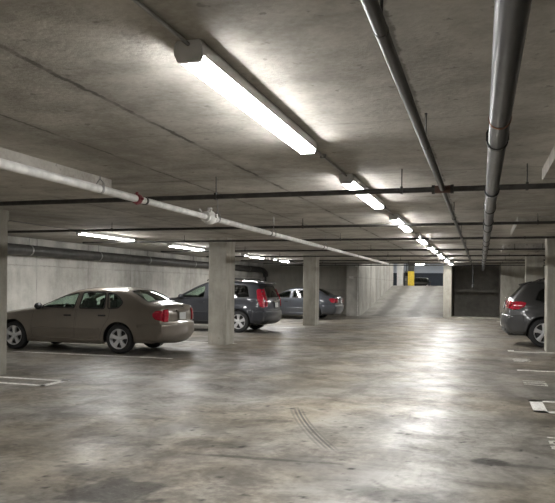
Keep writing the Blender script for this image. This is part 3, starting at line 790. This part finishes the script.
    sp = e+[(S['bump_x'], bz1+.0), (S['bump_x']-.03, bz0-.02)]
    c.side_mesh(m, e+dens([e[-1], (S['bump_x']-.03, bz0-.02) if False else (S['bump_x'], e[-1][1]+.0), (S['bump_x']-.03, e[0][1]-.02), e[0]], .05, False)[1:-1], [], .011, (1, -1), (), .06)
    m.build('rear_bumper', pmat, root, solid=.03, smooth=45, weld=True)
    if S.get('valance'):
        va, vb = c.sof(*S['valance'][0]), c.sof(*S['valance'][1])
        m = MB(); c.rib_mesh(m, dens([(va, -.63), (vb, -.63), (vb, .63), (va, .63)], .06), [], .034, .06); m.build('bumper_valance', M['black'], root, solid=.02)
    # plate
    sp_ = c.sof(*S['plate']); nrm = np.array([np.interp(sp_, c.s, c.nn[:, 0]), np.interp(sp_, c.s, c.nn[:, 1])]); nrm /= np.linalg.norm(nrm)
    p0 = c.rib_pts(np.array([[sp_, 0.]]), .012)[0]
    th = math.atan2(nrm[1], -nrm[0])
    Rm = Matrix.Translation(Vector(p0)) @ Matrix.Rotation(th, 4, 'Y')
    def rot(vs): return [tuple(Rm @ Vector(v)) for v in vs]
    m = MB().box(-.012, .0, -.19, .19, -.095, .10, .008); m.v = rot(m.v); m.build('plate_recess', pmat if not S.get('plate_dark') else M['black'], root)
    m = MB().box(-.02, -.012, -.152, .152, -.075, .075, .003); m.v = rot(m.v); m.build('license_plate', M['plate'], root)
    m = MB().box(-.03, .0, -.3, .3, .1, .135, .008); m.v = rot(m.v); m.build('plate_garnish', M[S.get('garnish', 'chrome')] if S.get('garnish') != 'paint' else pmat, root)
    m = MB().sphere((-.012, 0, .19), (.01, .05, .03), 12, 8); m.v = rot(m.v); m.build('tail_badge', M['chrome'], root)
    # underbody, exhaust, cabin
    MB().box(-.85, S['wb']+.7, -.6, .6, S['sill']+.02, S['sill']+.1, .02).build('underbody', M['black'], root)
    fz = S['sill']+.1
    ex = S['bump'][1][0]+.12
    mb = MB(); mb.tube([(ex+.5, .5, .27), (ex-.06, .5, .27)], .032, 12)
    mb.build('exhaust', M['steel'], root)
    for sg in (1, -1):
        x0 = S['seat']
        mb = MB(); mb.box(x0-.1, x0+.42, sg*.36-.25, sg*.36+.25, fz+.1, fz+.32, .06)
        mb.build('seat_cushion', M['seat'], root)
        mb = MB(); vs = MB().box(-.07, .07, -.24, .24, 0, S['back'], .05)
        Rb = Matrix.Translation((x0-.1, sg*.36, fz+.26)) @ Matrix.Rotation(-.25, 4, 'Y'); vs.v = [tuple(Rb @ Vector(p)) for p in vs.v]; vs.build('seat_back', M['seat'], root)
        h = MB().box(-.05, .05, -.13, .13, S['back']+.04, S['back']+.22, .04).tube([(0, -.06, S['back']-.05), (0, -.06, S['back']+.08)], .008, 6).tube([(0, .06, S['back']-.05), (0, .06, S['back']+.08)], .008, 6)
        h.v = [tuple(Rb @ Vector(p)) for p in h.v]; h.build('head_rest', M['seat'], root)
    xr = S['seat']-.85
    mb = MB(); mb.box(xr-.1, xr+.4, -.62, .62, fz+.1, fz+.32, .06).box(xr-.24, xr-.08, -.62, .62, fz+.2, fz+.26+S['back']-.02, .05)
    for y_ in (-.36, 0, .36): mb.box(xr-.26, xr-.17, y_-.12, y_+.12, fz+.22+S['back'], fz+.38+S['back'], .035)
    mb.build('rear_bench', M['seat'], root)
    MB().box(S['dash']-.35, S['dash']+.25, -.66, .66, fz+.25, S['zb']-.06, .06).build('dashboard', M['interior'], root)
    sw = MB(); n = 24; ctr = Vector((S['dash']-.45, .36, S['zb']-.06))
    sw.tube([ctr+Vector((math.sin(.4)*.18*math.sin(2*PI*j/n)*1.0, .18*math.cos(2*PI*j/n), .18*math.cos(.4)*math.sin(2*PI*j/n))) for j in range(n)], .014, 8, closed=True)
    sw.build('steering_wheel', M['interior'], root)
    if S.get('spoiler'):
        (xa, za), (xb_, zb2), hy = S['spoiler']
        MB().prism([(xa, za), (xb_, zb2), (xb_+.02, zb2-.045), (xa, za-.05)], -hy, hy).build('roof_spoiler', pmat, root)
    return root

SEDAN = dict(hw=.865, zb=.93, lean=.36, r=.06, tf=.16, tr=.07, wb=2.67, wr=.32, R=.318, ar=.365, sill=.2, rim=.68, spokes=5,
    E=[(3.40, .22, .10), (3.47, .34, .13), (3.50, .5, .15), (3.46, .63, .14), (3.33, .73, .09), (3.0, .81, .06), (2.5, .885, .06), (2.02, .945, .06), (1.75, 1.08, .06), (1.45, 1.225, .055), (1.2, 1.32, .05),
       (.95, 1.365, .045), (.55, 1.39, .045), (.2, 1.38, .045), (-.08, 1.34, .045), (-.32, 1.235, .05), (-.55, 1.105, .055), (-.66, 1.06, .05), (-.8, 1.04, .045), (-.93, 1.025, .04), (-.975, .985, .05), (-.995, .85, .07), (-.99, .7, .07), (-1.005, .6, .08), (-.995, .42, .08), (-.93, .3, .09), (-.86, .26, .05)],
    doors=[[(1.12, .26), (2.16, .26), (2.20, .55), (2.13, .90), (1.93, .965), (1.60, 1.125), (1.33, 1.235), (1.01, 1.312), (1.05, .95)],
           [(.48, .26), (1.09, .26), (1.02, .95), (.98, 1.315), (.72, 1.335), (.34, 1.32), (.27, 1.2), (.21, .95), (.24, .75), (.37, .56)]],
    wins=[[(1.11, .965), (1.93, .985), (1.60, 1.13), (1.36, 1.215), (1.06, 1.275)], [(.36, .965), (.97, .965), (.94, 1.285), (.74, 1.297), (.40, 1.285)]],
    quarters=[[(.02, .985), (.26, .965), (.33, 1.28), (.17, 1.265), (.04, 1.19), (-.06, 1.09)]],
    handles=[(1.25, .80), (.40, .81)], mirrormat='black', handle='black', mirror=(1.93, .95), wind=((2.0, .955), (1.22, 1.31)), rear=((-.13, 1.325), (-.58, 1.09)), rv=.88, lid=((-.68, 1.055), (-.99, .69)), lv=.80,
    tl_side=[(-.93, .73), (-.84, .75), (-.785, .81), (-.78, .87), (-.84, .925), (-.93, .935)], tl_rear=(((-.985, .93), (-.99, .725)), (.80, 1.0)), rev=(.25, .6), hl=[(3.1, .62), (3.42, .58), (3.42, .68), (3.05, .76)],
    bump=((-1.0, .66), (-.95, .3)), bump_x=-.40, plate=(-.99, .80), seat=1.25, back=.62, dash=2.0, garnish='paint', sillmat='paint', mould=.52)
SEDAN2 = dict(SEDAN); SEDAN2.update(hw=.9, spokes=7, glass='glass_mid', garnish='chrome', zb=.95, tl_side=[(-.92, .76), (-.80, .77), (-.70, .92), (-.78, .955), (-.9, .955)],
    tl_rear=(((-.985, .95), (-.99, .76)), (.66, 1.0)))
SUV = dict(suv=True, hw=.925, zb=1.05, lean=.30, r=.07, tf=.17, tr=.08, wb=2.707, wr=.35, R=.348, ar=.40, sill=.25, rim=.67, spokes=5,
    E=[(3.36, .28, .10), (3.46, .42, .14), (3.48, .65, .15), (3.40, .84, .11), (3.15, .93, .07), (2.7, 1.0, .06), (2.2, 1.065, .06), (1.9, 1.23, .06), (1.55, 1.42, .055), (1.25, 1.545, .05), (1.0, 1.59, .045),
       (.5, 1.615, .045), (0, 1.61, .045), (-.4, 1.585, .045), (-.58, 1.56, .045), (-.66, 1.50, .05), (-.76, 1.30, .06), (-.84, 1.08, .07), (-.87, .95, .08), (-.88, .75, .09), (-.90, .62, .10), (-.90, .48, .10), (-.85, .36, .08), (-.78, .32, .04)],
    doors=[[(1.12, .31), (2.10, .31), (2.20, .6), (2.17, 1.0), (1.95, 1.13), (1.6, 1.335), (1.35, 1.45), (1.12, 1.51), (1.08, 1.05)],
           [(.52, .31), (1.09, .31), (1.05, 1.05), (1.09, 1.52), (.6, 1.555), (.26, 1.55), (.17, 1.07), (.24, .85), (.38, .62)]],
    wins=[[(1.17, 1.085), (1.98, 1.10), (1.6, 1.30), (1.38, 1.41), (1.18, 1.46)], [(.31, 1.085), (1.03, 1.085), (1.05, 1.475), (.6, 1.51), (.38, 1.505)]],
    quarters=[[(-.36, 1.12), (.18, 1.085), (.27, 1.505), (-.16, 1.50), (-.27, 1.45)]],
    handles=[(1.25, .95), (.40, .97)], mirror=(1.93, 1.08), wind=((2.15, 1.09), (1.27, 1.535)), rear=((-.67, 1.48), (-.83, 1.10)), rv=.80, lid=((-.62, 1.53), (-.89, .66)), lv=.84,
    tl_side=[(-.82, .79), (-.70, .84), (-.62, 1.06), (-.57, 1.34), (-.62, 1.385)], tl_rear=(((-.70, 1.38), (-.88, .80)), (.9, 1.0)), rev=(.62, .9), hl=[(3.05, .78), (3.4, .68), (3.42, .8), (3.0, .91)],
    bump=((-.885, .68), (-.84, .36)), bump_x=-.44, valance=((-.895, .44), (-.81, .33)), plate=(-.875, .88), seat=1.25, back=.66, dash=2.1, garnish='chrome', glass='glass_clear', glass_back='glass_dark', glass_rear='glass_dark',
    rails=(-.25, 1.2, 1.70, .58), handle='paint_slate', seal='black', sillmat='black', spoiler=((-.52, 1.625), (-.78, 1.585), .58), mould=.62)
SUV2 = dict(SUV); SUV2.update(hw=.95, zb=1.06, wb=2.855, wr=.37, R=.368, ar=.425, spokes=5, tr=.12,
    E=[(3.5, .28, .10), (3.6, .42, .14), (3.62, .65, .15), (3.54, .86, .11), (3.25, .95, .07), (2.8, 1.02, .06), (2.3, 1.085, .06), (2.0, 1.25, .06), (1.65, 1.45, .055), (1.35, 1.575, .05), (1.1, 1.625, .045),
       (.5, 1.66, .045), (0, 1.655, .045), (-.25, 1.63, .045), (-.38, 1.60, .045), (-.46, 1.545, .05), (-.60, 1.36, .06), (-.73, 1.19, .08), (-.80, 1.05, .09), (-.83, .86, .10), (-.87, .74, .12), (-.885, .56, .12), (-.84, .40, .10), (-.76, .34, .05)],
    doors=[[(1.2, .31), (2.2, .31), (2.3, .6), (2.27, 1.02), (2.05, 1.15), (1.7, 1.355), (1.42, 1.48), (1.2, 1.545), (1.16, 1.07)],
           [(.55, .31), (1.17, .31), (1.13, 1.07), (1.17, 1.555), (.7, 1.595), (.34, 1.59), (.25, 1.08), (.30, .88), (.42, .66)]],
    wins=[[(1.25, 1.10), (2.08, 1.115), (1.7, 1.32), (1.45, 1.44), (1.26, 1.495)], [(.39, 1.10), (1.11, 1.10), (1.13, 1.51), (.7, 1.55), (.46, 1.545)]],
    quarters=[[(-.22, 1.19), (.1, 1.10), (.26, 1.10), (.33, 1.54), (.05, 1.52), (-.12, 1.42)]],
    wind=((2.25, 1.11), (1.37, 1.565)), rear=((-.47, 1.53), (-.71, 1.21)), lid=((-.42, 1.57), (-.84, .80)), lv=.80, rv=.80,
    tl_side=[(-.76, .94), (-.60, .95), (-.46, 1.02), (-.42, 1.12), (-.55, 1.15), (-.70, 1.14)], tl_rear=(((-.76, 1.13), (-.82, .95)), (.62, 1.0)), rev=(.35, .65), hl=[(3.2, .8), (3.52, .7), (3.55, .82), (3.15, .93)],
    bump=((-.86, .78), (-.82, .38)), bump_x=-.455, valance=((-.87, .52), (-.78, .35)), plate=(-.815, 1.0), spoiler=((-.28, 1.665), (-.54, 1.60), .6), handle='paint_graphite', mirror=(2.03, 1.1), dash=2.2, rails=(-.1, 1.3, 1.735, .6), mould=.6, sillmat='black')

make_car('sedan', 'bronze grey metallic four door sedan parked nose to the left wall', 'car', SEDAN, (-7.36, 13.27, 0), PI, 'paint_bronze')
make_car('suv', 'dark slate SUV parked behind the front concrete column', 'car', SUV, (-7.30, 20.4, 0), PI, 'paint_slate')
make_car('sedan', 'blue grey sedan parked farthest back against the left wall', 'car', SEDAN2, (-7.12, 29.4, 0), PI, 'paint_bluegrey')
make_car('suv', 'graphite SUV parked on the right with its tail towards the aisle', 'car', SUV2, (1.52, 18.65, 0), 0, 'paint_graphite')
make_car('sedan', 'black car seen end on beyond the head of the ramp', 'car', SEDAN2, (-5.55, 65, 1.0), -PI/2, 'paint_black')

# ------------------------------------------------------------------ camera, world
cam = bpy.data.cameras.new('camera'); co = bpy.data.objects.new('camera', cam); COL.objects.link(co)
yaw = math.atan(203.5/660.0)
co.matrix_world = Matrix.Translation((0, 0, 1.48)) @ Matrix.Rotation(yaw, 4, 'Z') @ Matrix.Rotation(PI/2, 4, 'X') @ Matrix.Rotation(.010, 4, 'Z')
cam.sensor_fit = 'HORIZONTAL'; cam.sensor_width = 36; cam.lens = 660/555*36; cam.shift_y = 34.5/555; cam.clip_end = 300
SC.camera = co
w = bpy.data.worlds.new('world'); SC.world = w; w.use_nodes = True
w.node_tree.nodes['Background'].inputs[0].default_value = (.5, .55, .6, 1); w.node_tree.nodes['Background'].inputs[1].default_value = .3
SC.view_settings.view_transform = 'Standard'; SC.view_settings.look = 'None'; SC.view_settings.gamma = 1; SC.view_settings.use_curve_mapping = False
SC.view_settings.exposure = 2.1
SC.cycles.use_denoising = True
SC.cycles.max_bounces = 10; SC.cycles.diffuse_bounces = 6; SC.cycles.glossy_bounces = 4; SC.cycles.transparent_max_bounces = 12
SC.cycles.sample_clamp_indirect = 8.0
